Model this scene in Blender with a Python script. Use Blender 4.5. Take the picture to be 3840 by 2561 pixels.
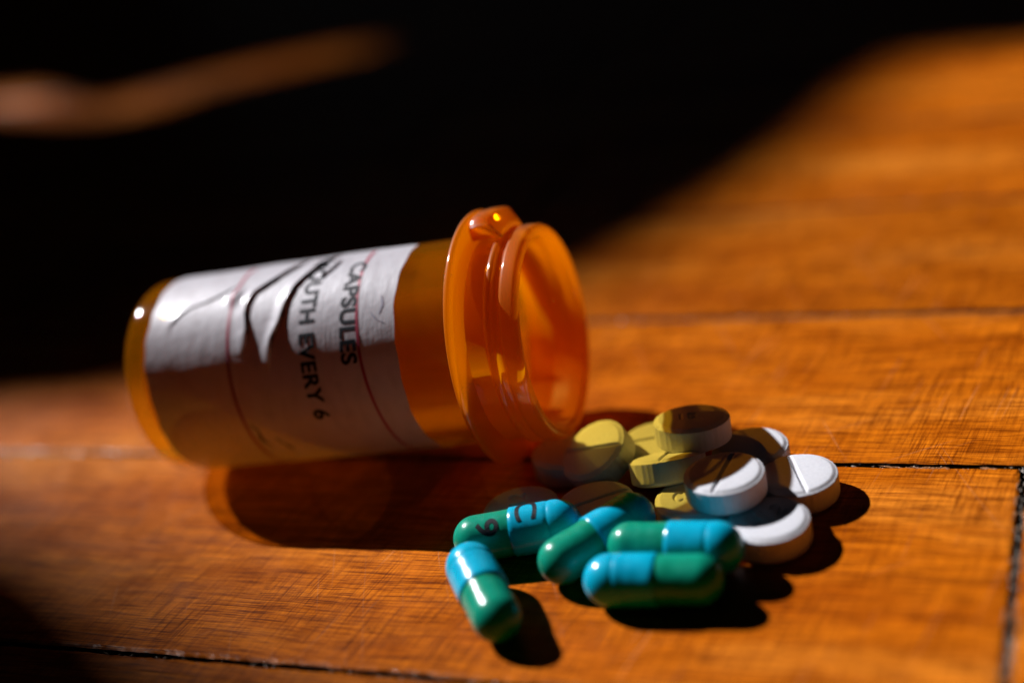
import bpy, bmesh, math, random
import numpy as np
from mathutils import Vector, Matrix
from mathutils.geometry import tessellate_polygon

MM = 0.001
R_ = math.radians
for o in list(bpy.data.objects):
    bpy.data.objects.remove(o)
scene = bpy.context.scene
COL = scene.collection

# ------------------------------------------------------------------ camera
PITCH, ROLL = R_(24.672), R_(12.489)
fw = Vector((0, math.cos(PITCH), -math.sin(PITCH)))
r0 = Vector((1, 0, 0)); u0 = r0.cross(fw)
cr = r0 * math.cos(ROLL) - u0 * math.sin(ROLL)
cu = u0 * math.cos(ROLL) + r0 * math.sin(ROLL)
cam_d = bpy.data.cameras.new('camera')
cam = bpy.data.objects.new('camera', cam_d); COL.objects.link(cam)
cam.matrix_world = Matrix(((cr.x, cu.x, -fw.x, 0), (cr.y, cu.y, -fw.y, 0), (cr.z, cu.z, -fw.z, 107.576 * MM), (0, 0, 0, 1)))
cam_d.sensor_width = 36; cam_d.lens = 50.28
cam_d.clip_start = 0.01; cam_d.clip_end = 50
cam_d.dof.use_dof = True
cam_d.dof.focus_distance = 0.1965
cam_d.dof.aperture_fstop = 5.3
cam_d.dof.aperture_blades = 0
scene.camera = cam

# ------------------------------------------------------------------ light
SUN_AZ, SUN_EL = R_(-48), R_(38.0)          # direction the light travels towards, and its height
world = bpy.data.worlds.new('World'); scene.world = world
world.use_nodes = True
wn = world.node_tree; wn.nodes.clear()
sky = wn.nodes.new('ShaderNodeTexSky'); sky.sky_type = 'NISHITA'; sky.sun_disc = False
sky.sun_elevation = SUN_EL; sky.sun_rotation = R_(-42.5)
bg = wn.nodes.new('ShaderNodeBackground'); bg.inputs['Strength'].default_value = 0.0008
wo = wn.nodes.new('ShaderNodeOutputWorld')
wn.links.new(sky.outputs[0], bg.inputs[0]); wn.links.new(bg.outputs[0], wo.inputs[0])
sd = bpy.data.lights.new('sun', 'SUN'); sd.energy = 5.0; sd.angle = R_(0.53); sd.color = (0.985, 0.97, 1.0)
sun = bpy.data.objects.new('sun', sd); COL.objects.link(sun)
to_sun = Vector((-math.cos(SUN_AZ) * math.cos(SUN_EL), -math.sin(SUN_AZ) * math.cos(SUN_EL), math.sin(SUN_EL)))
sun.rotation_mode = 'QUATERNION'; sun.rotation_quaternion = to_sun.to_track_quat('Z', 'Y')
scene.view_settings.view_transform = 'Standard'
scene.view_settings.look = 'None'
scene.view_settings.exposure = 0.5
scene.view_settings.gamma = 1
scene.render.engine = 'CYCLES'
scene.cycles.transparent_max_bounces = 32
scene.cycles.max_bounces = 16
scene.cycles.caustics_reflective = False
scene.cycles.sample_clamp_indirect = 4

# ------------------------------------------------------------------ helpers
def link_mesh(name, verts, faces, mat=None, parent=None, smooth=True, scale=MM):
    me = bpy.data.meshes.new(name)
    me.from_pydata([(v[0] * scale, v[1] * scale, v[2] * scale) for v in verts], [], faces)
    me.update()
    if smooth:
        me.polygons.foreach_set('use_smooth', [True] * len(me.polygons))
    if mat: me.materials.append(mat)
    o = bpy.data.objects.new(name, me); COL.objects.link(o)
    if parent: o.parent = parent
    return o
def empty(name, matrix=None):
    o = bpy.data.objects.new(name, None); COL.objects.link(o)
    o.empty_display_size = 0.01
    if matrix: o.matrix_world = matrix
    return o
def tag(o, label=None, cat=None, group=None, kind=None):
    if label: o['label'] = label
    if cat: o['category'] = cat
    if group: o['group'] = group
    if kind: o['kind'] = kind
    return o
def lathe(profile, n=128, closed=False):
    """profile: (axial, radius); axis = local X.  Returns verts, faces in mm."""
    V, F = [], []
    for (a, r) in profile:
        for k in range(n):
            t = 2 * math.pi * k / n
            V.append((a, r * math.cos(t), r * math.sin(t)))
    m = len(profile)
    for i in range(m if closed else m - 1):
        j = (i + 1) % m
        for k in range(n):
            k2 = (k + 1) % n
            F.append((i * n + k, j * n + k, j * n + k2, i * n + k2))
    return V, F
def frame(origin, x, zhint=(0, 0, 1)):
    x = Vector(x).normalized(); z = Vector(zhint); z = (z - x * z.dot(x)).normalized(); y = z.cross(x)
    o = Vector(origin) * MM
    return Matrix(((x.x, y.x, z.x, o.x), (x.y, y.y, z.y, o.y), (x.z, y.z, z.z, o.z), (0, 0, 0, 1)))

class NT:
    def __init__(s, name):
        s.m = bpy.data.materials.new(name); s.m.use_nodes = True
        s.t = s.m.node_tree; s.t.nodes.clear()
    def n(s, typ, **kw):
        nd = s.t.nodes.new(typ)
        for k, v in kw.items():
            if k.startswith('i_'):
                key = k[2:].replace('_', ' ')
                nd.inputs[key].default_value = v
            else: setattr(nd, k, v)
        return nd
    def l(s, a, b): s.t.links.new(a, b)
    def math(s, op, a, b=None, clamp=False):
        nd = s.t.nodes.new('ShaderNodeMath'); nd.operation = op; nd.use_clamp = clamp
        for i, x in enumerate((a, b)):
            if x is None: continue
            if isinstance(x, (int, float)): nd.inputs[i].default_value = x
            else: s.l(x, nd.inputs[i])
        return nd.outputs[0]
    def mix(s, fac, a, b, mode='MIX'):
        nd = s.t.nodes.new('ShaderNodeMix'); nd.data_type = 'RGBA'; nd.blend_type = mode
        for sock, x in ((nd.inputs[0], fac), (nd.inputs[6], a), (nd.inputs[7], b)):
            if isinstance(x, (int, float)): sock.default_value = x
            elif isinstance(x, tuple): sock.default_value = (*x, 1)
            else: s.l(x, sock)
        return nd.outputs[2]
    def ramp(s, fac, stops):
        nd = s.t.nodes.new('ShaderNodeValToRGB')
        el = nd.color_ramp.elements
        while len(el) < len(stops): el.new(0.5)
        for e, (p, c) in zip(el, stops):
            e.position = p; e.color = (*c, 1) if isinstance(c, tuple) else (c, c, c, 1)
        s.l(fac, nd.inputs[0]); return nd.outputs[0]
    def noise(s, vec, scale, detail=3, rough=0.5, dist=0):
        nd = s.t.nodes.new('ShaderNodeTexNoise')
        nd.inputs['Scale'].default_value = scale; nd.inputs['Detail'].default_value = detail
        nd.inputs['Roughness'].default_value = rough; nd.inputs['Distortion'].default_value = dist
        s.l(vec, nd.inputs['Vector']); return nd.outputs[0]
    def mapv(s, vec, scale=(1, 1, 1), rot=(0, 0, 0), loc=(0, 0, 0)):
        nd = s.t.nodes.new('ShaderNodeMapping')
        nd.inputs['Scale'].default_value = scale; nd.inputs['Rotation'].default_value = rot
        nd.inputs['Location'].default_value = loc
        s.l(vec, nd.inputs['Vector']); return nd.outputs[0]
    def bump(s, h, strength, dist_mm, normal=None):
        nd = s.t.nodes.new('ShaderNodeBump'); nd.inputs['Strength'].default_value = strength
        nd.inputs['Distance'].default_value = dist_mm * MM
        s.l(h, nd.inputs['Height'])
        if normal: s.l(normal, nd.inputs['Normal'])
        return nd.outputs[0]
    def out(s, sh):
        o = s.t.nodes.new('ShaderNodeOutputMaterial'); s.l(sh, o.inputs['Surface']); return s.m

# ------------------------------------------------------------------ materials
def wood_material():
    w = NT('varnished_wood')
    tc = w.n('ShaderNodeTexCoord'); oi = w.n('ShaderNodeObjectInfo')
    off = w.n('ShaderNodeVectorMath', operation='SCALE'); 
    cmb = w.n('ShaderNodeCombineXYZ')
    w.l(oi.outputs['Random'], cmb.inputs[0]); w.l(oi.outputs['Random'], cmb.inputs[1])
    w.l(cmb.outputs[0], off.inputs[0]); off.inputs['Scale'].default_value = 37.0
    add = w.n('ShaderNodeVectorMath', operation='ADD')
    mm = w.mapv(tc.outputs['Object'], (1000, 1000, 1000))          # millimetres
    w.l(mm, add.inputs[0]); w.l(off.outputs[0], add.inputs[1])
    P = add.outputs[0]
    # warp a little so that nothing is ruler-straight
    wz = w.n('ShaderNodeTexNoise'); wz.inputs['Scale'].default_value = 0.025; wz.inputs['Detail'].default_value = 2
    w.l(P, wz.inputs['Vector'])
    wsub = w.n('ShaderNodeVectorMath', operation='SUBTRACT'); w.l(wz.outputs['Color'], wsub.inputs[0]); wsub.inputs[1].default_value = (.5, .5, .5)
    wsc = w.n('ShaderNodeVectorMath', operation='SCALE'); w.l(wsub.outputs[0], wsc.inputs[0]); wsc.inputs['Scale'].default_value = 3.0
    wadd = w.n('ShaderNodeVectorMath', operation='ADD'); w.l(P, wadd.inputs[0]); w.l(wsc.outputs[0], wadd.inputs[1])
    Q = wadd.outputs[0]
    broad = w.noise(w.mapv(Q, (0.012, 0.05, 0.02)), 1.0, 4, 0.55)
    blot = w.noise(w.mapv(Q, (0.09, 0.13, 0.1)), 1.0, 4, 0.6)
    gr1 = w.noise(w.mapv(Q, (0.035, 1.4, 0.3)), 1.0, 5, 0.68)        # grain along the plank
    gr2 = w.noise(w.mapv(Q, (0.13, 3.9, 1.0)), 1.0, 3, 0.72)          # fine pores
    xr = w.mapv(Q, (1, 1, 1), (0, 0, R_(7)))
    cx1 = w.noise(w.mapv(xr, (3.1, 0.12, 1)), 1.0, 4, 0.72)           # sanding marks across
    cx2 = w.noise(w.mapv(xr, (1.5, 0.09, 1)), 1.0, 4, 0.7)
    scr_mask = w.ramp(w.noise(w.mapv(Q, (0.03, 0.045, .1)), 1.0, 3, .6), [(0.36, 0.0), (0.56, 1.0)])
    # colour
    c = w.ramp(broad, [(0.30, (0.40, 0.080, 0.001)), (0.5, (0.54, 0.130, 0.003)), (0.72, (0.66, 0.20, 0.016))])
    g = w.ramp(gr1, [(0.30, (0.42, 0.34, 0.26)), (0.46, (0.88, 0.85, 0.8)), (0.62, (1.08, 1.1, 1.12))])
    c = w.mix(0.75, c, g, 'MULTIPLY')
    p = w.ramp(gr2, [(0.40, (0.30, 0.21, 0.15)), (0.475, (0.90, 0.88, 0.86)), (0.60, (1.25, 1.32, 1.5))])
    c = w.mix(0.85, c, p, 'MULTIPLY')
    hm = w.ramp(w.noise(w.mapv(Q, (0.05, 0.035, .1), (0, 0, 0), (9, 4, 0)), 1.0, 3, .6), [(0.38, 0.08), (0.62, 0.8)])
    x = w.ramp(cx1, [(0.395, (0.36, 0.27, 0.2)), (0.475, (0.92, 0.9, 0.88)), (0.60, (1.22, 1.3, 1.5))])
    c = w.mix(hm, c, x, 'MULTIPLY')
    pit = w.ramp(w.noise(w.mapv(Q, (0.35, 0.8, 1), (0, 0, 0), (3, 1, 0)), 1.0, 2, .5), [(0.205, (0.12, 0.08, 0.06)), (0.235, (1, 1, 1))])
    c = w.mix(0.8, c, pit, 'MULTIPLY')
    lg = w.ramp(w.noise(w.mapv(Q, (0.016, 0.5, .1), (0, 0, 0), (0, 7, 0)), 1.0, 4, .6, .4), [(0.36, (0.55, 0.42, 0.32)), (0.5, (1, 1, 1)), (0.64, (1.1, 1.15, 1.2))])
    c = w.mix(0.4, c, lg, 'MULTIPLY')
    x2 = w.ramp(cx2, [(0.35, (0.6, 0.5, 0.42)), (0.5, (1, 1, 1)), (0.65, (1.1, 1.12, 1.15))])
    c = w.mix(0.5, c, x2, 'MULTIPLY')
    bl = w.ramp(blot, [(0.33, (0.62, 0.5, 0.4)), (0.52, (1, 1, 1)), (0.75, (1.1, 1.12, 1.1))])
    c = w.mix(0.6, c, bl, 'MULTIPLY')
    # pale hair scratches in the varnish, two directions
    def scr(rot, sc, lo):
        q = w.mapv(Q, (1, 1, 1), (0, 0, R_(rot)))
        return w.ramp(w.noise(w.mapv(q, sc), 1.0, 2, .5), [(lo, 0.0), (lo + 0.03, 1.0)])
    s = w.math('MAXIMUM', scr(64, (0.02, 3.2, .1), .70), scr(-35, (0.022, 3.0, .1), .71))
    s = w.math('MAXIMUM', s, scr(100, (0.03, 2.5, .1), .69))
    s = w.math('MULTIPLY', s, scr_mask)
    c = w.mix(w.math('MULTIPLY', s, 0.28), c, (0.62, 0.36, 0.20))
    # per plank tone
    tone = w.n('ShaderNodeMapRange'); tone.inputs['To Min'].default_value = 0.82; tone.inputs['To Max'].default_value = 1.1
    w.l(oi.outputs['Random'], tone.inputs[0])
    hs = w.n('ShaderNodeHueSaturation'); w.l(c, hs.inputs['Color']); w.l(tone.outputs[0], hs.inputs['Value'])
    # height
    h = w.math('MULTIPLY', gr2, 0.8)
    h = w.math('ADD', h, w.math('MULTIPLY', cx1, 1.0))
    h = w.math('ADD', h, w.math('MULTIPLY', gr1, 0.8))
    h = w.math('ADD', h, w.math('MULTIPLY', s, 0.25))
    nb = w.bump(h, 0.6, 0.05)
    nb = w.bump(w.noise(w.mapv(Q, (0.08, 0.1, .1)), 1.0, 2), 0.6, 0.25, nb)
    rg = w.math('ADD', w.math('MULTIPLY', blot, 0.25), 0.24)
    rg = w.math('ADD', rg, w.math('MULTIPLY', s, 0.2))
    b = w.n('ShaderNodeBsdfPrincipled'); w.l(hs.outputs[0], b.inputs['Base Color']); w.l(rg, b.inputs['Roughness'])
    b.inputs['Specular IOR Level'].default_value = 0.13; b.inputs['Specular Tint'].default_value = (1, .72, .48, 1)
    w.l(nb, b.inputs['Normal'])
    return w.out(b.outputs[0])

def simple(name, col, rough=0.6, spec=0.4, bump=None):
    w = NT(name); b = w.n('ShaderNodeBsdfPrincipled')
    b.inputs['Base Color'].default_value = (*col, 1); b.inputs['Roughness'].default_value = rough
    b.inputs['Specular IOR Level'].default_value = spec
    tc = w.n('ShaderNodeTexCoord')
    if bump:
        sc, st, d = bump
        w.l(w.bump(w.noise(w.mapv(tc.outputs['Object'], (1000,) * 3), sc, 4), st, d), b.inputs['Normal'])
    return w.out(b.outputs[0])

def amber_material(name, scatter, refr, glow, dif, tint, dmix):
    w = NT(name)
    tc = w.n('ShaderNodeTexCoord')
    P = w.mapv(tc.outputs['Object'], (1000,) * 3)
    streak = w.noise(w.mapv(P, (0.06, 0.5, 0.5)), 1.0, 3)
    nb = w.bump(w.noise(w.mapv(P, (0.35, 0.16, 0.16)), 1.0, 2), 0.4, 0.12)
    tr = w.n('ShaderNodeBsdfTransparent')
    w.l(w.ramp(streak, [(0.3, tuple(x * .95 for x in tint)), (0.7, tint)]), tr.inputs[0])
    rf = w.n('ShaderNodeBsdfRefraction'); rf.inputs['Color'].default_value = (*tint, 1)
    rf.inputs['Roughness'].default_value = 0.02; rf.inputs['IOR'].default_value = 1.5; w.l(nb, rf.inputs['Normal'])
    tl = w.n('ShaderNodeBsdfTranslucent'); tl.inputs[0].default_value = (*glow, 1)
    df = w.n('ShaderNodeBsdfDiffuse'); df.inputs[0].default_value = (*dif, 1)
    gl = w.n('ShaderNodeBsdfGlossy'); gl.inputs['Roughness'].default_value = 0.07; w.l(nb, gl.inputs['Normal'])
    lw = w.n('ShaderNodeLayerWeight'); w.l(nb, lw.inputs['Normal']); lw.inputs['Blend'].default_value = 0.5
    frs = w.math('ADD', w.math('MULTIPLY', w.math('POWER', lw.outputs['Facing'], 5.0), 0.9), 0.04)
    def mix(f, a, b):
        m = w.n('ShaderNodeMixShader')
        if isinstance(f, (int, float)): m.inputs[0].default_value = f
        else: w.l(f, m.inputs[0])
        w.l(a, m.inputs[1]); w.l(b, m.inputs[2]); return m.outputs[0]
    sc = mix(dmix, tl.outputs[0], df.outputs[0])
    cl = mix(refr, tr.outputs[0], rf.outputs[0])
    body = mix(scatter, cl, sc)
    frc = w.math('MINIMUM', frs, 0.6)
    g2 = w.n('ShaderNodeBsdfGlossy'); g2.inputs['Roughness'].default_value = 0.42; w.l(nb, g2.inputs['Normal'])
    body = mix(w.math('MULTIPLY', frs, 0.25 if scatter > .3 else 0.0), body, g2.outputs[0])
    return w.out(mix(frc, body, gl.outputs[0]))

def paper_material():
    w = NT('label_paper')
    tc = w.n('ShaderNodeTexCoord'); P = w.mapv(tc.outputs['Object'], (1000,) * 3)
    st = w.noise(w.mapv(P, (2.4, 0.25, 0.25)), 1.0, 4, .6)
    nb = w.bump(st, 0.5, 0.10)
    nb = w.bump(w.noise(P, 0.5, 3), 0.35, 0.25, nb)
    dirt = w.ramp(w.noise(w.mapv(P, (0.5, .25, .25)), 1.0, 4, .6), [(0.3, (0.44, 0.42, 0.45)), (0.55, (0.52, 0.51, 0.545))])
    b = w.n('ShaderNodeBsdfPrincipled'); w.l(dirt, b.inputs['Base Color'])
    b.inputs['Roughness'].default_value = 0.5; b.inputs['Specular IOR Level'].default_value = 0.35
    b.inputs['Coat Weight'].default_value = 0.25; b.inputs['Coat Roughness'].default_value = 0.18
    w.l(nb, b.inputs['Normal'])
    tl = w.n('ShaderNodeBsdfTranslucent'); tl.inputs[0].default_value = (0.80, 0.46, 0.22, 1)
    m = w.n('ShaderNodeMixShader'); m.inputs[0].default_value = 0.08
    w.l(b.outputs[0], m.inputs[1]); w.l(tl.outputs[0], m.inputs[2])
    tp = w.n('ShaderNodeBsdfTransparent'); tp.inputs[0].default_value = (1, .93, .8, 1)
    m2 = w.n('ShaderNodeMixShader'); m2.inputs[0].default_value = 0.055      # thin paper lets some light straight through
    w.l(m.outputs[0], m2.inputs[1]); w.l(tp.outputs[0], m2.inputs[2])
    return w.out(m2.outputs[0])

def tablet_material():
    w = NT('pressed_powder')
    tc = w.n('ShaderNodeTexCoord'); P = w.mapv(tc.outputs['Object'], (1000,) * 3)
    n1 = w.noise(P, 2.2, 5, .7); n2 = w.noise(P, 9.0, 3, .6)
    col = w.ramp(n1, [(0.3, (0.56, 0.56, 0.59)), (0.6, (0.63, 0.63, 0.66))])
    spk = w.ramp(w.noise(P, 5.0, 2, .5), [(0.24, (0.55, 0.5, 0.48)), (0.30, (1, 1, 1))])
    col = w.mix(0.6, col, spk, 'MULTIPLY')
    h = w.math('ADD', w.math('MULTIPLY', n1, .6), w.math('MULTIPLY', n2, .5))
    b = w.n('ShaderNodeBsdfPrincipled'); w.l(col, b.inputs['Base Color'])
    b.inputs['Roughness'].default_value = 0.6; b.inputs['Specular IOR Level'].default_value = 0.25
    b.inputs['Subsurface Weight'].default_value = 0.25; b.inputs['Subsurface Radius'].default_value = (1, .9, .8)
    b.inputs['Subsurface Scale'].default_value = 0.35 * MM
    w.l(w.bump(h, 0.55, 0.08), b.inputs['Normal'])
    return w.out(b.outputs[0])

def gelatin(name, col, col2):
    w = NT(name)
    tc = w.n('ShaderNodeTexCoord'); P = w.mapv(tc.outputs['Object'], (1000,) * 3)
    n = w.noise(P, 0.35, 3)
    c = w.ramp(n, [(0.3, col), (0.7, col2)])
    b = w.n('ShaderNodeBsdfPrincipled'); w.l(c, b.inputs['Base Color'])
    b.inputs['Roughness'].default_value = 0.16; b.inputs['Specular IOR Level'].default_value = 0.34
    w.l(w.math('ADD', w.math('MULTIPLY', w.noise(P, 0.8, 3), 0.24), 0.13), b.inputs['Roughness'])
    w.l(w.bump(w.noise(P, 0.45, 3), 0.45, 0.20, w.bump(w.noise(P, 6, 3), 0.12, 0.03)), b.inputs['Normal'])
    return w.out(b.outputs[0])

M_WOOD = wood_material()
M_GAP = simple('dark_joint_grime', (0.012, 0.008, 0.006), 0.75, 0.3, (1.2, 0.8, 0.5))
M_GRIT = simple('joint_grit', (0.16, 0.11, 0.07), 0.5, 0.5, (2.0, 0.6, 0.2))
M_CHIP = simple('chipped_varnish', (0.30, 0.14, 0.065), 0.25, 0.6, (2.5, 0.7, 0.2))
M_AMBER = amber_material('amber_plastic', 0.11, 0.05, (1.0, 0.42, 0.0), (1.0, 0.36, 0.0), (1.0, 0.84, 0.30), 0.4)
M_NECK = amber_material('ribbed_amber_plastic', 0.62, 0.25, (1.0, 0.47, 0.0), (1.0, 0.29, 0.0), (1.0, 0.56, 0.02), 0.36)
M_PAPER = paper_material()
M_INK = simple('black_ink', (0.008, 0.009, 0.014), 0.6, 0.15)
M_RED = simple('red_ink', (0.34, 0.015, 0.05), 0.45, 0.4)
M_TAB = tablet_material()
M_GREEN = gelatin('green_gelatin', (0.002, 0.225, 0.13), (0.005, 0.29, 0.185))
M_BLUE = gelatin('blue_gelatin', (0.0, 0.34, 0.52), (0.003, 0.41, 0.60))
M_CASTER = simple('dark_shade_caster', (0.03, 0.022, 0.018), 0.9, 0.1)  # only for the added sheets that shade the table

# ------------------------------------------------------------------ the wooden top
PHI = R_(-25.611)
top = empty('tabletop', Matrix.Rotation(PHI, 4, 'Z'))
tag(top, kind='structure')
rng = random.Random(5)
GAP = 1.05
rows = [-24.4, 24.1, 72.6, 121.2, 171.6, 218.8, 267.1] + [267.1 + 48.6 * k for k in range(1, 14)]
def wob(seed, amp, n=12):
    r = random.Random(seed); ph = [(r.uniform(0, 6.28), r.uniform(.02, 1.4), r.uniform(.3, 1)) for _ in range(n)]
    return lambda x: amp * sum(a * math.sin(f * x + p) for p, f, a in ph) / 3.0
def plank(s0, s1, t0, t1, seed):
    g = GAP / 2 * (.66 if (abs(t1 - 121.2) < .1 or abs(t0 - 121.2) < .1) and False else .85 if seed >= 0 and (abs(t1 - 171.6) < .1 or abs(t0 - 171.6) < .1) else 1)
    s0 += g; s1 -= g; t0 += g * (1.15 if t0 > 200 else .7 if abs(t0 - 121.2) < 1 else 1); t1 -= g * (1.15 if t1 > 200 else .7 if abs(t1 - 121.2) < 1 else 1)
    near = -260 < (s0 + s1) / 2 < 160 and t0 < 300
    step = 0.8 if near else 5.0
    ns = max(2, int((s1 - s0) / step)); nt = max(2, int((t1 - t0) / step))
    ss = np.linspace(s0, s1, ns + 1); ts = np.linspace(t0, t1, nt + 1)
    w0, w1, w2, w3 = (wob(seed * 4 + i, 0.10) for i in range(4))
    ring = [(s, t0, 'b') for s in ss[:-1]] + [(s1, t, 'r') for t in ts[:-1]] + [(s, t1, 't') for s in ss[::-1][:-1]] + [(s0, t, 'l') for t in ts[::-1][:-1]]
    r = random.Random(seed)
    dz = r.uniform(-0.06, 0.06)
    V, F = [], []
    n = len(ring)
    for lvl, (ins, z) in enumerate([(0.9, 0.0), (0.42, -0.03), (0.12, -0.18), (0.0, -0.5), (0.0, -4.0)]):
        for (s, t, e) in ring:
            j = {'b': w0(s), 'r': w1(t), 't': w2(s), 'l': w3(t)}[e]
            jj = r.uniform(-.07, .07) if (near and lvl in (1, 2)) else 0
            cs, ct = (s0 + s1) / 2, (t0 + t1) / 2
            ds = -ins if s > cs else ins
            dt = -ins if t > ct else ins
            fs = 1 if e in 'rl' else (1 if abs(s - cs) > (s1 - s0) / 2 - 1e-6 else 0)
            ft = 1 if e in 'bt' else (1 if abs(t - ct) > (t1 - t0) / 2 - 1e-6 else 0)
            q = (j + jj)
            V.append((s + fs * ds + (q if e in 'rl' else 0), t + ft * dt + (q if e in 'bt' else 0), z + dz + (r.uniform(-.05, .05) if (near and lvl == 1) else 0)))
    for lv in range(4):
        for k in range(n):
            k2 = (k + 1) % n
            F.append((lv * n + k, (lv + 1) * n + k, (lv + 1) * n + k2, lv * n + k2))
    F.append(tuple(range(n)))
    o = link_mesh('plank', V, F, M_WOOD, top, smooth=False)
    o.data.materials.append(M_GAP)
    for i in range(2 * n, 4 * n): o.data.polygons[i].material_index = 1
    return o
joints = {3: [-320, -12.4, 240], 4: [-262, 118, 330], 5: [-225, 96, 320], 6: [-330, -120, 190], 2: [-205, 60, 300], 1: [-300, -40, 220], 0: [-180, 90, 300]}
for i in range(len(rows) - 1):
    js = joints.get(i)
    if js is None:
        a = rng.uniform(-330, -80); js = [a - 260, a, a + 250]
    js = [-900] + [j for j in ([js[0] - 290] + js) if -860 < j] + [420]
    for k in range(len(js) - 1):
        plank(js[k], js[k + 1], rows[i], rows[i + 1], i * 31 + k + 1)
# the bed under the joints
bed = link_mesh('joint_bed', [(-900, -24, -2.6), (420, -24, -2.6), (420, 899, -2.6), (-900, 899, -2.6), (-900, -24, -18), (420, -24, -18), (420, 899, -18), (-900, 899, -18)],
                [(0, 1, 2, 3), (4, 7, 6, 5), (0, 4, 5, 1), (1, 5, 6, 2), (2, 6, 7, 3), (3, 7, 4, 0)], M_GAP, top, smooth=False)
M_FILL = simple('old_joint_filler', (0.055, 0.020, 0.007), 0.8, 0.2, (1.0, 0.6, 0.3))
for t_ in rows[5:]:
    link_mesh('joint_filler', [(-899, t_ - .55, -.45), (419, t_ - .55, -.45), (419, t_ + .55, -.45), (-899, t_ + .55, -.45)], [(0, 1, 2, 3)], M_FILL, top, smooth=False)
# grit and splinters lying in the joints
def bits(name, mat, places, seed, flat=1.0):
    r = random.Random(seed); V, F = [], []
    for (s, t, z, sz, el, dirn) in places:
        b = len(V); L, W, H = sz * el, sz, sz * flat
        a = dirn + r.uniform(-.35, .35); ca, sa = math.cos(a), math.sin(a)
        for (x, y, h) in ((-1, 0, 0), (0, -1, 0), (1, 0, 0), (0, 1, 0), (0.2, 0.1, 1), (-.1, 0, -1)):
            x *= L * r.uniform(.6, 1.2); y *= W * r.uniform(.5, 1.3); h *= H * r.uniform(.5, 1.2)
            V.append((s + x * ca - y * sa, t + x * sa + y * ca, z + h))
        for f in ((0, 1, 4), (1, 2, 4), (2, 3, 4), (3, 0, 4), (1, 0, 5), (2, 1, 5), (3, 2, 5), (0, 3, 5)):
            F.append(tuple(b + i for i in f))
    o = link_mesh(name, V, F, mat, top, smooth=False); o['kind'] = 'stuff'
    return o
pl = []
for k in range(900):
    c = rng.random()
    if c < .40: s, t, d = -12.4 + rng.gauss(0, .28), rng.uniform(100, 172), math.pi / 2
    elif c < .72: s, t, d = rng.uniform(-220, 10), 171.6 + rng.gauss(0, .25), 0
    elif c < .84: s, t, d = rng.uniform(-170, 10), 121.2 + rng.gauss(0, .25), 0
    else: s, t, d = rng.uniform(-120, 10), 218.8 + rng.gauss(0, .25), 0
    pl.append((s, t, rng.uniform(-.85, -.3), rng.uniform(.08, .26), rng.uniform(1, 3.5), d))
bits('joint_grit', M_GRIT, pl, 3, 0.8)
pl = []
for k in range(170):
    c = rng.random()
    if c < .55:
        base = rng.choice([-46, -44, -27, -25, -22, -170, -182, -190, -150]); s, t, d = base + rng.gauss(0, 3.2), 171.6 - 0.55 - abs(rng.gauss(0, .22)), 0
    elif c < .8: s, t, d = -12.4 + rng.choice([-.6, .6]) + rng.gauss(0, .12), rng.uniform(110, 171), math.pi / 2
    else: s, t, d = rng.choice([-140, -128, -100, -80]) + rng.gauss(0, 3), 121.2 + rng.choice([-.6, .6]) + rng.gauss(0, .1), 0
    pl.append((s, t, rng.uniform(-.14, -.02), rng.uniform(.10, .30) if t > 125 else rng.uniform(.05, .12), rng.uniform(1.5, 6), d))
bits('varnish_chip', M_CHIP, pl, 8, 0.35)

# ------------------------------------------------------------------ the bottle
BC0 = (-54.9206, 215.8677, 15.4675); BAX = Vector((0.929004, -0.364369, 0.064711)).normalized()
e1 = BAX.cross(Vector((0, 0, 1))).normalized(); e2 = e1.cross(BAX).normalized()
# local frame: X = axis, Y = e1, Z = e2
bm_ = Matrix(((BAX.x, e1.x, e2.x, BC0[0] * MM), (BAX.y, e1.y, e2.y, BC0[1] * MM), (BAX.z, e1.z, e2.z, BC0[2] * MM), (0, 0, 0, 1)))
bottle = empty('pill_bottle', bm_)
tag(bottle, 'open amber plastic pill bottle lying on its side with a torn white paper label', 'pill bottle')
RB, RI = 15.5, 14.2
def arc(cx, cy, r, a0, a1, n):
    return [(cx + r * math.cos(R_(a0 + (a1 - a0) * i / n)), cy + r * math.sin(R_(a0 + (a1 - a0) * i / n))) for i in range(n + 1)]
# body: outer from base centre to shoulder, inner back to the floor
outer = [(0.7, 0.01), (0.7, 9.0), (0.55, 11.0), (0.1, 12.2), (0.0, 12.8)] + arc(2.4, RB - 2.4, 2.4, 180, 90, 10) + [(4, RB), (20, RB), (40, RB), (54, RB), (56.5, RB)]
inner = [(56.5, RI), (40, RI), (20, RI), (5.5, RI), (3.2, RI - .5), (2.3, RI - 1.6), (2.1, RI - 3), (2.1, 6), (2.1, 0.01)]
V, F = lathe(outer, 160); o = link_mesh('body', V + [], F, M_AMBER, bottle)
V2, F2 = lathe(inner, 160)
n0 = len(V)
me = o.data; bm = bmesh.new(); bm.from_mesh(me)
tmp = bpy.data.meshes.new('t'); tmp.from_pydata([(a * MM, b * MM, c * MM) for a, b, c in V2], [], F2); bm.from_mesh(tmp); bpy.data.meshes.remove(tmp)
bmesh.ops.recalc_face_normals(bm, faces=bm.faces[:]); 
for f in bm.faces: f.smooth = True
bm.to_mesh(me); bm.free()
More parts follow.
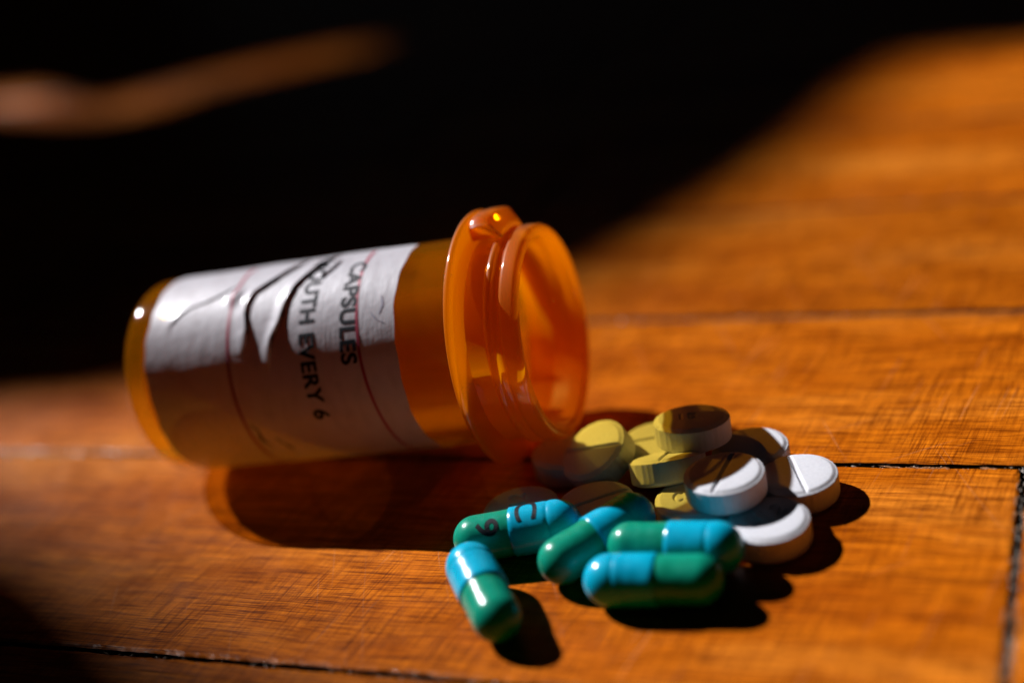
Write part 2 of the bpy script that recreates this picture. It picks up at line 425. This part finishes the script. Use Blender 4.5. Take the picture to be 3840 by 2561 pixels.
# neck with thread rings and rolled lip
neck = ([(56.5, RB), (60.9, RB - .1), (61.2, RB - .1), (61.45, RB + .05), (61.62, 16.0), (61.8, 16.18), (62.35, 16.12), (62.5, 15.95), (62.62, RB - .15), (63.2, RB - .2), (63.5, RB - .15)]
        + [(63.66, 15.8), (63.85, 16.0), (64.2, 16.06), (65.3, 15.98)] + arc(65.5, 15.2, .78, 85, 0, 8) + arc(65.45, 14.8, .83, 0, -85, 8) + [(64.0, RI - .15), (62.9, RI - .1), (62.6, RI), (61.4, RI), (61.1, RI + .12), (60.4, RI + .12), (60.1, RI), (56.5, RI)])
V, F = lathe(neck, 160); o = link_mesh('neck', V, F, M_NECK, bottle)
bm = bmesh.new(); bm.from_mesh(o.data); bmesh.ops.recalc_face_normals(bm, faces=bm.faces[:]); bm.to_mesh(o.data); bm.free()
# collar
col = [(56.6, RB + .03), (56.6, 18.6)] + arc(57.15, 18.65, .55, 180, 0, 8) + [(57.7, 17.4), (58.0, 16.3), (58.3, RB + .03)]
V, F = lathe(col, 160); collar = link_mesh('collar', V, F, M_NECK, bottle)
# locking tab: a hollow-looking bent block on top of the collar
def tab(a0, a1, d0, d1, rr0, rr1, name='locking_tab'):
    V, F = [], []; n = 18
    prof = [(d0, rr0), (d0, rr1 - .5), (d0 + .15, rr1 - .1), (d0 + .5, rr1 + .05), (d0 + 1.4, rr1 + .25), (d1 - 1.7, rr1 + .2), (d1 - 1.3, rr1 - .1), (d1 - .1, rr1 - 2.0), (d1, rr0)]
    for i in range(n + 1):
        f = i / n; a = R_(a0 + (a1 - a0) * f); edge = min(f, 1 - f) * n
        sh = 0.75 if edge < .5 else (0.25 if edge < 1.5 else 0)
        for (d, r) in prof:
            rr = r - sh * (1 if r > rr0 + .1 else 0); V.append((d, rr * math.cos(a), rr * math.sin(a)))
    m = len(prof)
    for i in range(n):
        for j in range(m):
            k = (j + 1) % m
            F.append((i * m + j, i * m + k, (i + 1) * m + k, (i + 1) * m + j))
    F.append(tuple(range(m))); F.append(tuple(reversed(range(n * m, n * m + m))))
    return link_mesh(name, V, F, M_NECK, bottle)
tab(86, 119, 57.9, 62.6, 16.15, 18.95)

# label ------------------------------------------------------------
D0, D1, RL = 5.2, 47.5, 15.60
CREASES = [
    dict(p=[(9.3, 48), (9.3, 55), (10.3, 60), (12, 64.5), (14.3, 66.8), (17.4, 71.7), (20, 80)], a=.15, w=.9),
    dict(p=[(22.0, 30), (22.9, 38), (23.2, 46), (22.6, 55), (22.6, 62), (23.2, 69), (25.9, 78.3), (28.5, 90), (29.5, 104)], a=.5, w=1.3),
    dict(p=[(26.6, 20), (27.0, 30), (27.4, 38), (28.7, 47), (29.4, 60), (30.2, 70), (31.5, 78), (33.5, 90), (35, 104)], a=.5, w=1.1),
    dict(p=[(34, 74), (35.2, 80), (36.2, 92)], a=.3, w=.9),
]
rw = random.Random(2)
WAV = [(rw.uniform(.1, .5), rw.uniform(.03, .13), rw.uniform(0, 6), rw.uniform(.3, 1)) for _ in range(14)]
def disp(d, th):
    """label height above the bottle in mm; arrays; th in degrees"""
    d = np.asarray(d, float); th = np.asarray(th, float)
    y = th * math.pi / 180 * RL
    h = np.zeros_like(d)
    for a, b, p, m in WAV: h += .022 * m * np.sin(a * d + p) * np.sin(b * th + 2 * p)
    for c in CREASES:
        pts = [(a, b * math.pi / 180 * RL) for a, b in c['p']]
        best = np.full(d.shape, 1e9); sd_ = np.zeros_like(d); tt = np.zeros_like(d)
        L = len(pts) - 1
        for i in range(L):
            ax_, ay = pts[i]; bx, by = pts[i + 1]; ux, uy = bx - ax_, by - ay; ll = ux * ux + uy * uy
            t = np.clip(((d - ax_) * ux + (y - ay) * uy) / ll, 0, 1)
            dx, dy = d - (ax_ + t * ux), y - (ay + t * uy); q = np.hypot(dx, dy)
            sgn = np.sign(dx * uy - dy * ux); m = q < best
            best = np.where(m, q, best); sd_ = np.where(m, sgn * q, sd_); tt = np.where(m, (i + t) / L, tt)
        along = np.clip(tt * 5, 0, 1) * np.clip((1 - tt) * 6 + .15, 0, 1)
        prof = np.where(sd_ < 0, np.exp(-(sd_ / c['w']) ** 2), np.clip(1 - sd_ / .12, 0, 1))
        h += c['a'] * prof * along
    h += .62 * np.exp(-(((d - 20.0) / 1.2) ** 2 + ((th - 68) / 5.0) ** 2))
    return h
nd, nt = 300, 480
dd = np.linspace(D0, D1, nd + 1); th = np.linspace(-190, 152, nt + 1)
DD, TH = np.meshgrid(dd, th, indexing='ij')
H = disp(DD, TH)
# torn, slightly wavy ends
frac = (DD - D0) / (D1 - D0)
DDs = DD + (1 - frac) ** 8 * (.16 * np.sin(TH * .11 + 1) + .08 * np.sin(TH * .37)) + frac ** 8 * (.12 * np.sin(TH * .09) + .07 * np.sin(TH * .31 + 2))
_s = np.clip((TH - 101) / 9, 0, 1); _s = _s * _s * (3 - 2 * _s)
DDs = D0 + (DDs - D0) * (1 - .17 * _s * (1 + .12 * np.sin(TH * .5)))        # torn away corner at the back
RR = RL + np.clip(disp(DDs, TH), -.03, 3)
vv = np.stack([DDs, RR * np.cos(np.radians(TH)), RR * np.sin(np.radians(TH))], -1).reshape(-1, 3)
ff = [(i * (nt + 1) + j, i * (nt + 1) + j + 1, (i + 1) * (nt + 1) + j + 1, (i + 1) * (nt + 1) + j) for i in range(nd) for j in range(nt)]
label = link_mesh('label', vv.tolist(), ff, M_PAPER, bottle)

def text_mesh(s):
    cv = bpy.data.curves.new('t', 'FONT'); cv.body = s; cv.size = 1; cv.offset = 0.016; cv.space_character = 1.05
    ob = bpy.data.objects.new('t', cv); COL.objects.link(ob)
    bpy.context.view_layer.update()
    dg = bpy.context.evaluated_depsgraph_get()
    me = bpy.data.meshes.new_from_object(ob.evaluated_get(dg))
    bpy.data.objects.remove(ob)
    bm = bmesh.new(); bm.from_mesh(me); bpy.data.meshes.remove(me)
    bmesh.ops.triangulate(bm, faces=bm.faces[:])
    for _ in range(2):
        es = [e for e in bm.edges if e.calc_length() > .12]
        if es: bmesh.ops.subdivide_edges(bm, edges=es, cuts=1)
        bmesh.ops.triangulate(bm, faces=bm.faces[:])
    bm.verts.ensure_lookup_table()
    P = np.array([v.co[:] for v in bm.verts]); Fc = [tuple(v.index for v in f.verts) for f in bm.faces]; bm.free()
    return P[:, 0], P[:, 1], Fc
def label_text(s, d_base, h, th0, th1):
    x, y, Fc = text_mesh(s)
    x = (x - x.min()) / (x.max() - x.min()); y = (y - y.min()) / (y.max() - y.min())
    V, FF = [], []
    for k, (dx, dy) in enumerate(((0, 0), (.075, .03), (-.075, -.03), (.03, -.075), (-.03, .075))):   # a heavy bold face
        T = th0 + (th1 - th0) * x + dx / RL * 57.3; D = d_base + h * y + dy
        R = RL + disp(D, T) + .03 + .004 * k
        FF += [tuple(i + len(V) for i in f) for f in Fc]
        V += np.stack([D, R * np.cos(np.radians(T)), R * np.sin(np.radians(T))], -1).tolist()
    return link_mesh('printed_text', V, FF, M_INK, label, smooth=False)
label_text('CAPSULES', 38.7, 2.55, 84, 20)
label_text('MOUTH EVERY 6', 31.95, 2.55, 93, -9.5)
def band(name, dc, w, dslope=0):
    T = np.linspace(-70, 100, 420); V, F = [], []
    for j, t in enumerate(T):
        for s in (-1, 1):
            D = dc + s * w / 2 + dslope * (t - 60)
            R = RL + float(disp(np.array(D), np.array(t))) + .035
            V.append((D, R * math.cos(R_(t)), R * math.sin(R_(t))))
    F = [(2 * j, 2 * j + 1, 2 * j + 3, 2 * j + 2) for j in range(len(T) - 1)]
    return link_mesh(name, V, F, M_RED, label)
M_CREASE = simple('dark_crease_line', (0.022, 0.024, 0.040), 0.7, 0.2, (2.0, .6, .2))  # dark navy for the narrow ribbons laid along the label creases
M_SMUDGE = simple('smudged_ink', (0.30, 0.28, 0.34), 0.7, 0.2)
def ribbon(name, pts, wid, off, mat, seed):
    r = random.Random(seed); P = []
    for (a, b), (c, d) in zip(pts[:-1], pts[1:]):
        for k in range(14): f = k / 14; P.append((a + (c - a) * f, b + (d - b) * f))
    P.append(pts[-1])
    # round the corners
    for _ in range(12): P = [P[0]] + [((P[i-1][0] + 2*P[i][0] + P[i+1][0]) / 4, (P[i-1][1] + 2*P[i][1] + P[i+1][1]) / 4) for i in range(1, len(P) - 1)] + [P[-1]]
    n = len(P); V = []
    ph = [r.uniform(0, 6.28) for _ in range(4)]
    for i, (d, t) in enumerate(P):
        f = i / (n - 1); w = wid * min(1, 5 * f, 5 * (1 - f)) ** .7 * (.65 + .2 * math.sin(9 * f + ph[0]) + .15 * math.sin(27 * f + ph[1]) + .12 * math.sin(61 * f + ph[2]))
        for k in range(4):
            D = d + off + w * (k / 3 - .5); R = RL + float(disp(np.array(D), np.array(t))) + .045
            V.append((D, R * math.cos(R_(t)), R * math.sin(R_(t))))
    F = [(4 * i + k, 4 * i + k + 1, 4 * i + k + 5, 4 * i + k + 4) for i in range(n - 1) for k in range(3)]
    return link_mesh(name, V, F, mat, label)
ribbon('crease_line', CREASES[0]['p'][1:], .5, .1, M_CREASE, 1)
ribbon('crease_line', CREASES[1]['p'][1:-1], .42, .18, M_CREASE, 2)
ribbon('crease_line', CREASES[2]['p'][1:-1], .42, .18, M_CREASE, 3)
ribbon('crease_line', [(34.2, 72), (35.2, 78), (36.2, 88)], .5, .1, M_CREASE, 4)
ribbon('ink_smudge', [(45.2, 56), (45.6, 50), (45.0, 44)], .5, 0, M_SMUDGE, 5)
ribbon('ink_smudge', [(43.6, 47), (44.6, 42), (46.2, 39)], .4, 0, M_SMUDGE, 6)
ribbon('ink_smudge', [(20.6, -8), (21.4, -14), (21.0, -20), (22.0, -28)], .7, .2, M_INK, 7)
ribbon('ink_smudge', [(23.5, -20), (24.5, -27), (25.2, -34)], .6, 0, M_INK, 8)
band('red_line', 41.2, .5, -.016)
band('red_line', 19.7, .5, -.004)

# ------------------------------------------------------------------ tablets
TR, TT = 5.4, 4.0
def arcp(cx, cy, rx, ry, a0, a1, n=10):
    return [(cx + rx * math.cos(R_(a0 + (a1 - a0) * i / n)), cy + ry * math.sin(R_(a0 + (a1 - a0) * i / n))) for i in range(n + 1)]
GL = {  # strokes in a 1 x 1.6 box
    '1': [[(.5, 0), (.5, 1.6)]],
    '2': [arcp(.5, 1.15, .45, .45, 170, -30, 10) + [(.05, 0), (1, 0)]],
    '5': [[(.95, 1.6), (.2, 1.6), (.12, .9)] + arcp(.48, .5, .47, .5, 120, -140, 10)],
    'C': [arcp(.55, .8, .5, .8, 50, 310, 14)],
    '7': [[(.05, 1.6), (.95, 1.6), (.4, 0)]],
}
def strokes(s, h, ang, cx=0, cy=0, gap=.35):
    out = []; k = h / 1.6; W = len(s) * 1 + (len(s) - 1) * gap; ca, sa = math.cos(ang), math.sin(ang)
    for i, ch in enumerate(s):
        for st in GL[ch]:
            q = []
            for (x, y) in st:
                X = (x + i * (1 + gap) - W / 2) * k; Y = (y - .8) * k
                q.append((cx + X * ca - Y * sa, cy + X * sa + Y * ca))
            out.append(q)
    return out
def seg_dist(X, Y, pts):
    best = np.full(X.shape, 1e9)
    for (a, b), (c, d) in zip(pts[:-1], pts[1:]):
        ux, uy = c - a, d - b; ll = ux * ux + uy * uy + 1e-9
        t = np.clip(((X - a) * ux + (Y - b) * uy) / ll, 0, 1)
        best = np.minimum(best, np.hypot(X - a - t * ux, Y - b - t * uy))
    return best
def tablet(F, nrm, score=None, eng=None, seed=0, label=''):
    n = Vector(nrm).normalized()
    xax = Vector((1, 0, 0)); xax = (xax - n * xax.dot(n)).normalized(); yax = n.cross(xax)
    # base frame at the underside centre
    org = (Vector(F) - n * TT) * MM
    M = Matrix(((xax.x, yax.x, n.x, org.x), (xax.y, yax.y, n.y, org.y), (xax.z, yax.z, n.z, org.z), (0, 0, 0, 1)))
    r = random.Random(seed); NA = 192
    prof_r = list(np.linspace(0.0, 4.55, 60)[1:]) + [4.66, 4.76, 4.86, 4.97, 5.08, 5.17, 5.22, 5.28, 5.34, 5.38, 5.40]
    prof_z = [TT - .00 - .10 * (x / 4.6) ** 4 for x in prof_r[:59]] + [TT - .12, TT - .17, TT - .23, TT - .30, TT - .37, TT - .41, TT - .425, TT - .44, TT - .47, TT - .53, TT - .62]
    side_z = list(np.linspace(TT - .8, .8, 9)); 
    A = np.linspace(0, 2 * math.pi, NA, endpoint=False)
    ph = [r.uniform(0, 6.28) for _ in range(8)]
    def rnoise(a): return sum(math.sin((5 + 7 * i) * a + ph[i]) * (0.012) for i in range(6))
    Vt = [(0, 0, TT)]
    PR = np.array(prof_r)[:, None]; PZ = np.array(prof_z)[:, None] + 0 * A[None, :]
    X = PR * np.cos(A)[None, :]; Y = PR * np.sin(A)[None, :]
    Z = PZ.copy()
    if score is not None:
        sx, sy = score; L = math.hypot(sx, sy); sx /= L; sy /= L
        dl = np.abs(X * (-sy) + Y * sx)
        cut = np.clip(1 - dl / .36, 0, 1) * .42
        Z = np.minimum(Z, TT - cut - .03 * (cut > 0))
        c0 = 1
    if eng:
        dm = np.full(X.shape, 1e9)
        for st in eng: dm = np.minimum(dm, seg_dist(X, Y, st))
        Z -= .26 * np.clip(1 - (dm / .25) ** 2, 0, 1) ** .8
    # chips along the upper edge
    for _ in range(r.randint(2, 5)):
        ca = r.uniform(0, 6.28); cw = r.uniform(.03, .10); cd = r.uniform(.05, .16)
        da = np.abs((A - ca + math.pi) % (2 * math.pi) - math.pi)[None, :]
        rr = np.exp(-((PR - 5.2) / .22) ** 2)
        jag = .6 + .4 * np.sin(A * 71 + ph[0])[None, :]
        Z -= cd * np.exp(-(da / cw) ** 2) * rr * jag
    if score is not None: Vt[0] = (0, 0, TT - .42)
    rn = np.array([rnoise(a) for a in A])
    for i in range(len(prof_r)):
        k = 1 + rn * (prof_r[i] / TR) ** 6 / TR
        for j in range(NA): Vt.append((X[i, j] * k[j], Y[i, j] * k[j], Z[i, j]))
    rows_n = len(prof_r)
    for z in side_z:
        for j in range(NA):
            k = (TR + rn[j]) ; Vt.append((k * math.cos(A[j]), k * math.sin(A[j]), z))
    for (rad, z) in ((5.38, .62), (5.3, .46), (5.15, .4), (4.6, .1), (4.2, 0.02), (2, 0)):
        for j in range(NA): Vt.append((rad * math.cos(A[j]), rad * math.sin(A[j]), z))
    rows_n += len(side_z) + 6
    Vt.append((0, 0, 0))
    Fc = [(0, 1 + j, 1 + (j + 1) % NA) for j in range(NA)]
    for i in range(rows_n - 1):
        for j in range(NA):
            j2 = (j + 1) % NA
            Fc.append((1 + i * NA + j, 1 + (i + 1) * NA + j, 1 + (i + 1) * NA + j2, 1 + i * NA + j2))
    last = len(Vt) - 1
    Fc += [(last, 1 + (rows_n - 1) * NA + (j + 1) % NA, 1 + (rows_n - 1) * NA + j) for j in range(NA)]
    o = link_mesh('tablet', Vt, Fc, M_TAB)
    o.matrix_world = M
    o.data.materials[0] = M_TAB
    return tag(o, label, 'tablet', 'round white tablets spilled from the bottle')
UP = (0, 0, 1)
tablet((7.73, 179.48, 6.03), (-.427, -.169, .888), (0.82, -.47), None, 1, 'yellow-lit scored tablet leaning up nearest the mouth of the bottle')
tablet((17.68, 181.96, 4.0), UP, (1, -.09), None, 2, 'bright yellow-lit scored tablet between the leaning tablet and the topmost back tablet')
tablet((22.4, 177.0, 9.0), (.058, .13, .99), None, strokes('15', 1.9, R_(-8), -.6, .2), 3, 'engraved tablet at the top back of the heap, dark face with a yellow-lit left edge')
tablet((17.63, 173.46, 5.88), (.047, .412, .91), (.3, 1), None, 4, 'tilted tablet in the middle of the heap seen edge-on, yellowish side')
tablet((23.6, 162.4, 8.05), UP, (-.5, -.86), None, 5, 'scored tablet lying on two others at the front of the heap, half in shade')
tablet((33.72, 164.52, 4.0), UP, (-.03, -1), None, 6, 'sunlit white scored tablet at the far right of the heap, next to the joint')
tablet((19.45, 164.47, 4.0), UP, None, strokes('C5', 2.0, R_(-6), -1.2, .3), 7, 'yellow-lit engraved tablet under the half-shaded scored one')
tablet((27.3, 155.5, 4.0), UP, None, strokes('512', 2.2, R_(20), 0, .6), 8, 'front right white tablet with a curved shadow across its engraved face')
tablet((29.6, 174.4, 4.0), UP, None, None, 9, 'white tablet at the back right, half hidden in shadow behind the scored ones')
tablet((-3.77, 171.9, 4.0), UP, None, strokes('212', 2.1, R_(84), -.4, .2), 10, 'dim brown-shaded engraved tablet in the bottle shadow behind the green and blue capsule')
tablet((6.5, 168.9, 4.0), UP, (.98, .2), None, 11, 'dim amber-lit scored tablet in the bottle shadow behind the middle capsule')
tablet((4.5, 184.6, 4.0), UP, None, None, 12, 'tablet lying under the lip of the bottle, mostly hidden behind the leaning one')

# ------------------------------------------------------------------ capsules
def capsule(A, B, cap_at_A, seed, label, marks=None):
    A = Vector(A); B = Vector(B); ax = (B - A); L = ax.length; mid = (A + B) / 2
    x = ax.normalized() * (-1 if cap_at_A else 1)          # cap (blue) is always at local +X
    M = frame(mid, x)
    root = empty('capsule', M)
    tag(root, label, 'capsule', 'green and blue capsules spilled from the bottle')
    half = L / 2; rb, rc = 3.20, 3.41; r = random.Random(seed)
    jx = -0.55                                               # where the cap ends
    body = [(-half - rb, .01)] + [(-half - rb * math.cos(R_(a)), rb * math.sin(R_(a))) for a in range(6, 90, 6)] + [(-half + (half + jx + .6) * k / 10, rb) for k in range(11)]
    g = half - .9
    cap = [(jx + .01, rb + .005), (jx, rc - .06), (jx + .06, rc)] + [(jx + (g - jx) * k / 8, rc) for k in range(1, 8)]
    cap += [(g - .35, rc), (g - .15, rc - .06), (g, rc - .09), (g + .15, rc - .06), (g + .35, rc)] + [(half, rc - .02)]
    cap += [(half + rc * math.sin(R_(a)), (rc - .02) * math.cos(R_(a))) for a in range(6, 90, 6)] + [(half + rc, .01)]
    dn = [(r.uniform(-half, half), r.uniform(0, 6.28), r.uniform(.5, 1.3), r.uniform(.03, .10)) for _ in range(9)]
    def dent(V):
        out = []
        for (a, y, z) in V:
            q = math.atan2(z, y); rr = math.hypot(y, z); k = 1
            for (da, dq, dw, dh) in dn:
                e = ((a - da) / dw) ** 2 + (((q - dq + math.pi) % (2 * math.pi) - math.pi) * rb / (dw * 1.6)) ** 2
                if e < 9: k -= dh / rb * math.exp(-e)
            out.append((a, y * k, z * k))
        return out
    V, F = lathe(body, 96); bo = link_mesh('body', dent(V), F, M_GREEN, root)
    V, F = lathe(cap, 96); co = link_mesh('cap', dent(V), F, M_BLUE, root)
    for ob in (bo, co):
        bm = bmesh.new(); bm.from_mesh(ob.data); bmesh.ops.recalc_face_normals(bm, faces=bm.faces[:]); bm.to_mesh(ob.data); bm.free()
    for (ch, a0, h, al0, al1, rr, par) in (marks or []):
        X, Y, Fc = text_mesh(ch)
        X = (X - X.min()) / (X.max() - X.min()); Y = (Y - Y.min()) / (Y.max() - Y.min())
        V, FF = [], []
        for k, (dx, dy) in enumerate(((0, 0), (.6, 0), (-.6, 0), (0, .03), (0, -.03))):
            FF += [tuple(i + len(V) for i in f) for f in Fc]; q = rr + .03 + .004 * k
            for xx, yy in zip(X, Y):
                al = R_(al0 + dx + (al1 - al0) * xx); V.append((a0 + dy + h * yy, -q * math.sin(al), q * math.cos(al)))
        link_mesh('printed_mark', V, FF, M_INK, bo if par == 'b' else co, smooth=False)
    return root
def stretch(A, B, L):
    A = Vector(A); B = Vector(B); m = (A + B) / 2; d = (B - A).normalized() * L / 2
    return m - d, m + d
LA = 11.3
capsule(*stretch((-10.6, 166.4, 3.5), (0.8, 164.7, 4.0), LA), False, 1, 'capsule with black printed marks on both halves, at the edge of the bottle shadow',
        [('9', -5.0, 3.1, 13, 58, 3.20, 'b'), ('C', 0.5, 3.0, -34, 36, 3.41, 'c')])
capsule(*stretch((-11.6, 158.6, 4.2), (-9.3, 147.9, 3.4), 11.0), True, 2, 'leftmost capsule pointing towards the viewer, blue end against the printed capsule')
capsule(*stretch((0.2, 156.9, 3.4), (10.3, 161.9, 4.3), LA), False, 3, 'middle capsule lying diagonally, green end nearest and blue end in shade by the tablets')
capsule(*stretch((9.2, 155.9, 3.9), (19.9, 151.3, 3.9), LA), False, 4, 'capsule touching the front right tablet, behind the frontmost capsule')
capsule(*stretch((5.4, 150.3, 3.4), (16.3, 146.2, 3.4), LA), True, 5, 'frontmost capsule lying sideways with its blue end at the left')

# ------------------------------------------------------------------ added unseen sheets, cut to shade the table (beyond the far left end of the top)
DCAST = 2300.0
hv = Vector((-math.cos(SUN_AZ), -math.sin(SUN_AZ), 0)); wv = Vector((math.sin(-SUN_AZ), math.cos(SUN_AZ), 0))
def cpoint(x, y):
    T = Vector((x, y, 0)); return (T.dot(wv), (DCAST - T.dot(hv)) * math.tan(SUN_EL))
edge = [cpoint(*p) for p in [(-420, 253), (-250, 253), (-101, 253.4), (-75.1, 245.5), (-39.1, 246), (21.7, 252.5), (38.6, 264.5), (54.0, 277.6), (71.2, 293.0), (89.3, 314.4), (105.3, 335.1), (119.8, 347.7), (131.7, 344.2), (144.1, 330.4)]]
outer_loop = [(-200, -400), (1500, -400), (1500, edge[-1][1] + 200), (700, edge[-1][1] + 90)] + edge[::-1]
hole = [cpoint(*p) for p in [(-190, 560), (-162, 555), (-143, 522), (-124, 497), (-100, 502), (-66, 507), (-30, 504), (-22, 500), (-30, 497), (-58, 497.5), (-88, 494), (-98, 484), (-112, 484), (-130, 496), (-150, 515), (-168, 535)]]
def slab(name, loops, dist, th, mat):
    V = []; nl = []
    for lp in loops:
        for (u, z) in lp: V.append(hv * dist + wv * u + Vector((0, 0, z)))
    tris = tessellate_polygon([[Vector((u, z, 0)) for (u, z) in lp] for lp in loops])
    n = len(V); back = [v + hv * th for v in V]
    F = [tuple(t) for t in tris] + [tuple(reversed([i + n for i in t])) for t in tris]
    b = 0
    for lp in loops:
        m = len(lp)
        for i in range(m): j = (i + 1) % m; F.append((b + i, b + j, b + j + n, b + i + n))
        b += m
    return link_mesh(name, [tuple(v) for v in V + back], F, mat, smooth=False)
caster = slab('shade_caster', [outer_loop, hole], DCAST, 3.0, M_CASTER)
tag(caster, 'added unseen dark sheet beyond the far end of the table, cut to shade it', 'shade_caster')

D2 = 4000.0  # distance of a second added sheet, out of view, for softer shade
def cpoint2(x, y):
    T = Vector((x, y, 0)); return (T.dot(wv), (D2 - T.dot(hv)) * math.tan(SUN_EL))
e2_ = [cpoint2(*p) for p in [(-18, 112), (-23, 135), (-31, 150), (-39, 162), (-49, 177), (-62, 196), (-86, 219), (-124, 244)]]
caster2 = slab('shade_caster', [[(e2_[0][0] + 6, 6000)] + e2_ + [(e2_[-1][0] - 60, 2500), (-1800, 2500), (-1800, 6000)]], D2, 3.0, M_CASTER)
tag(caster2, 'second added unseen dark sheet farther off, cut to shade the near left corner of the table', 'shade_caster')
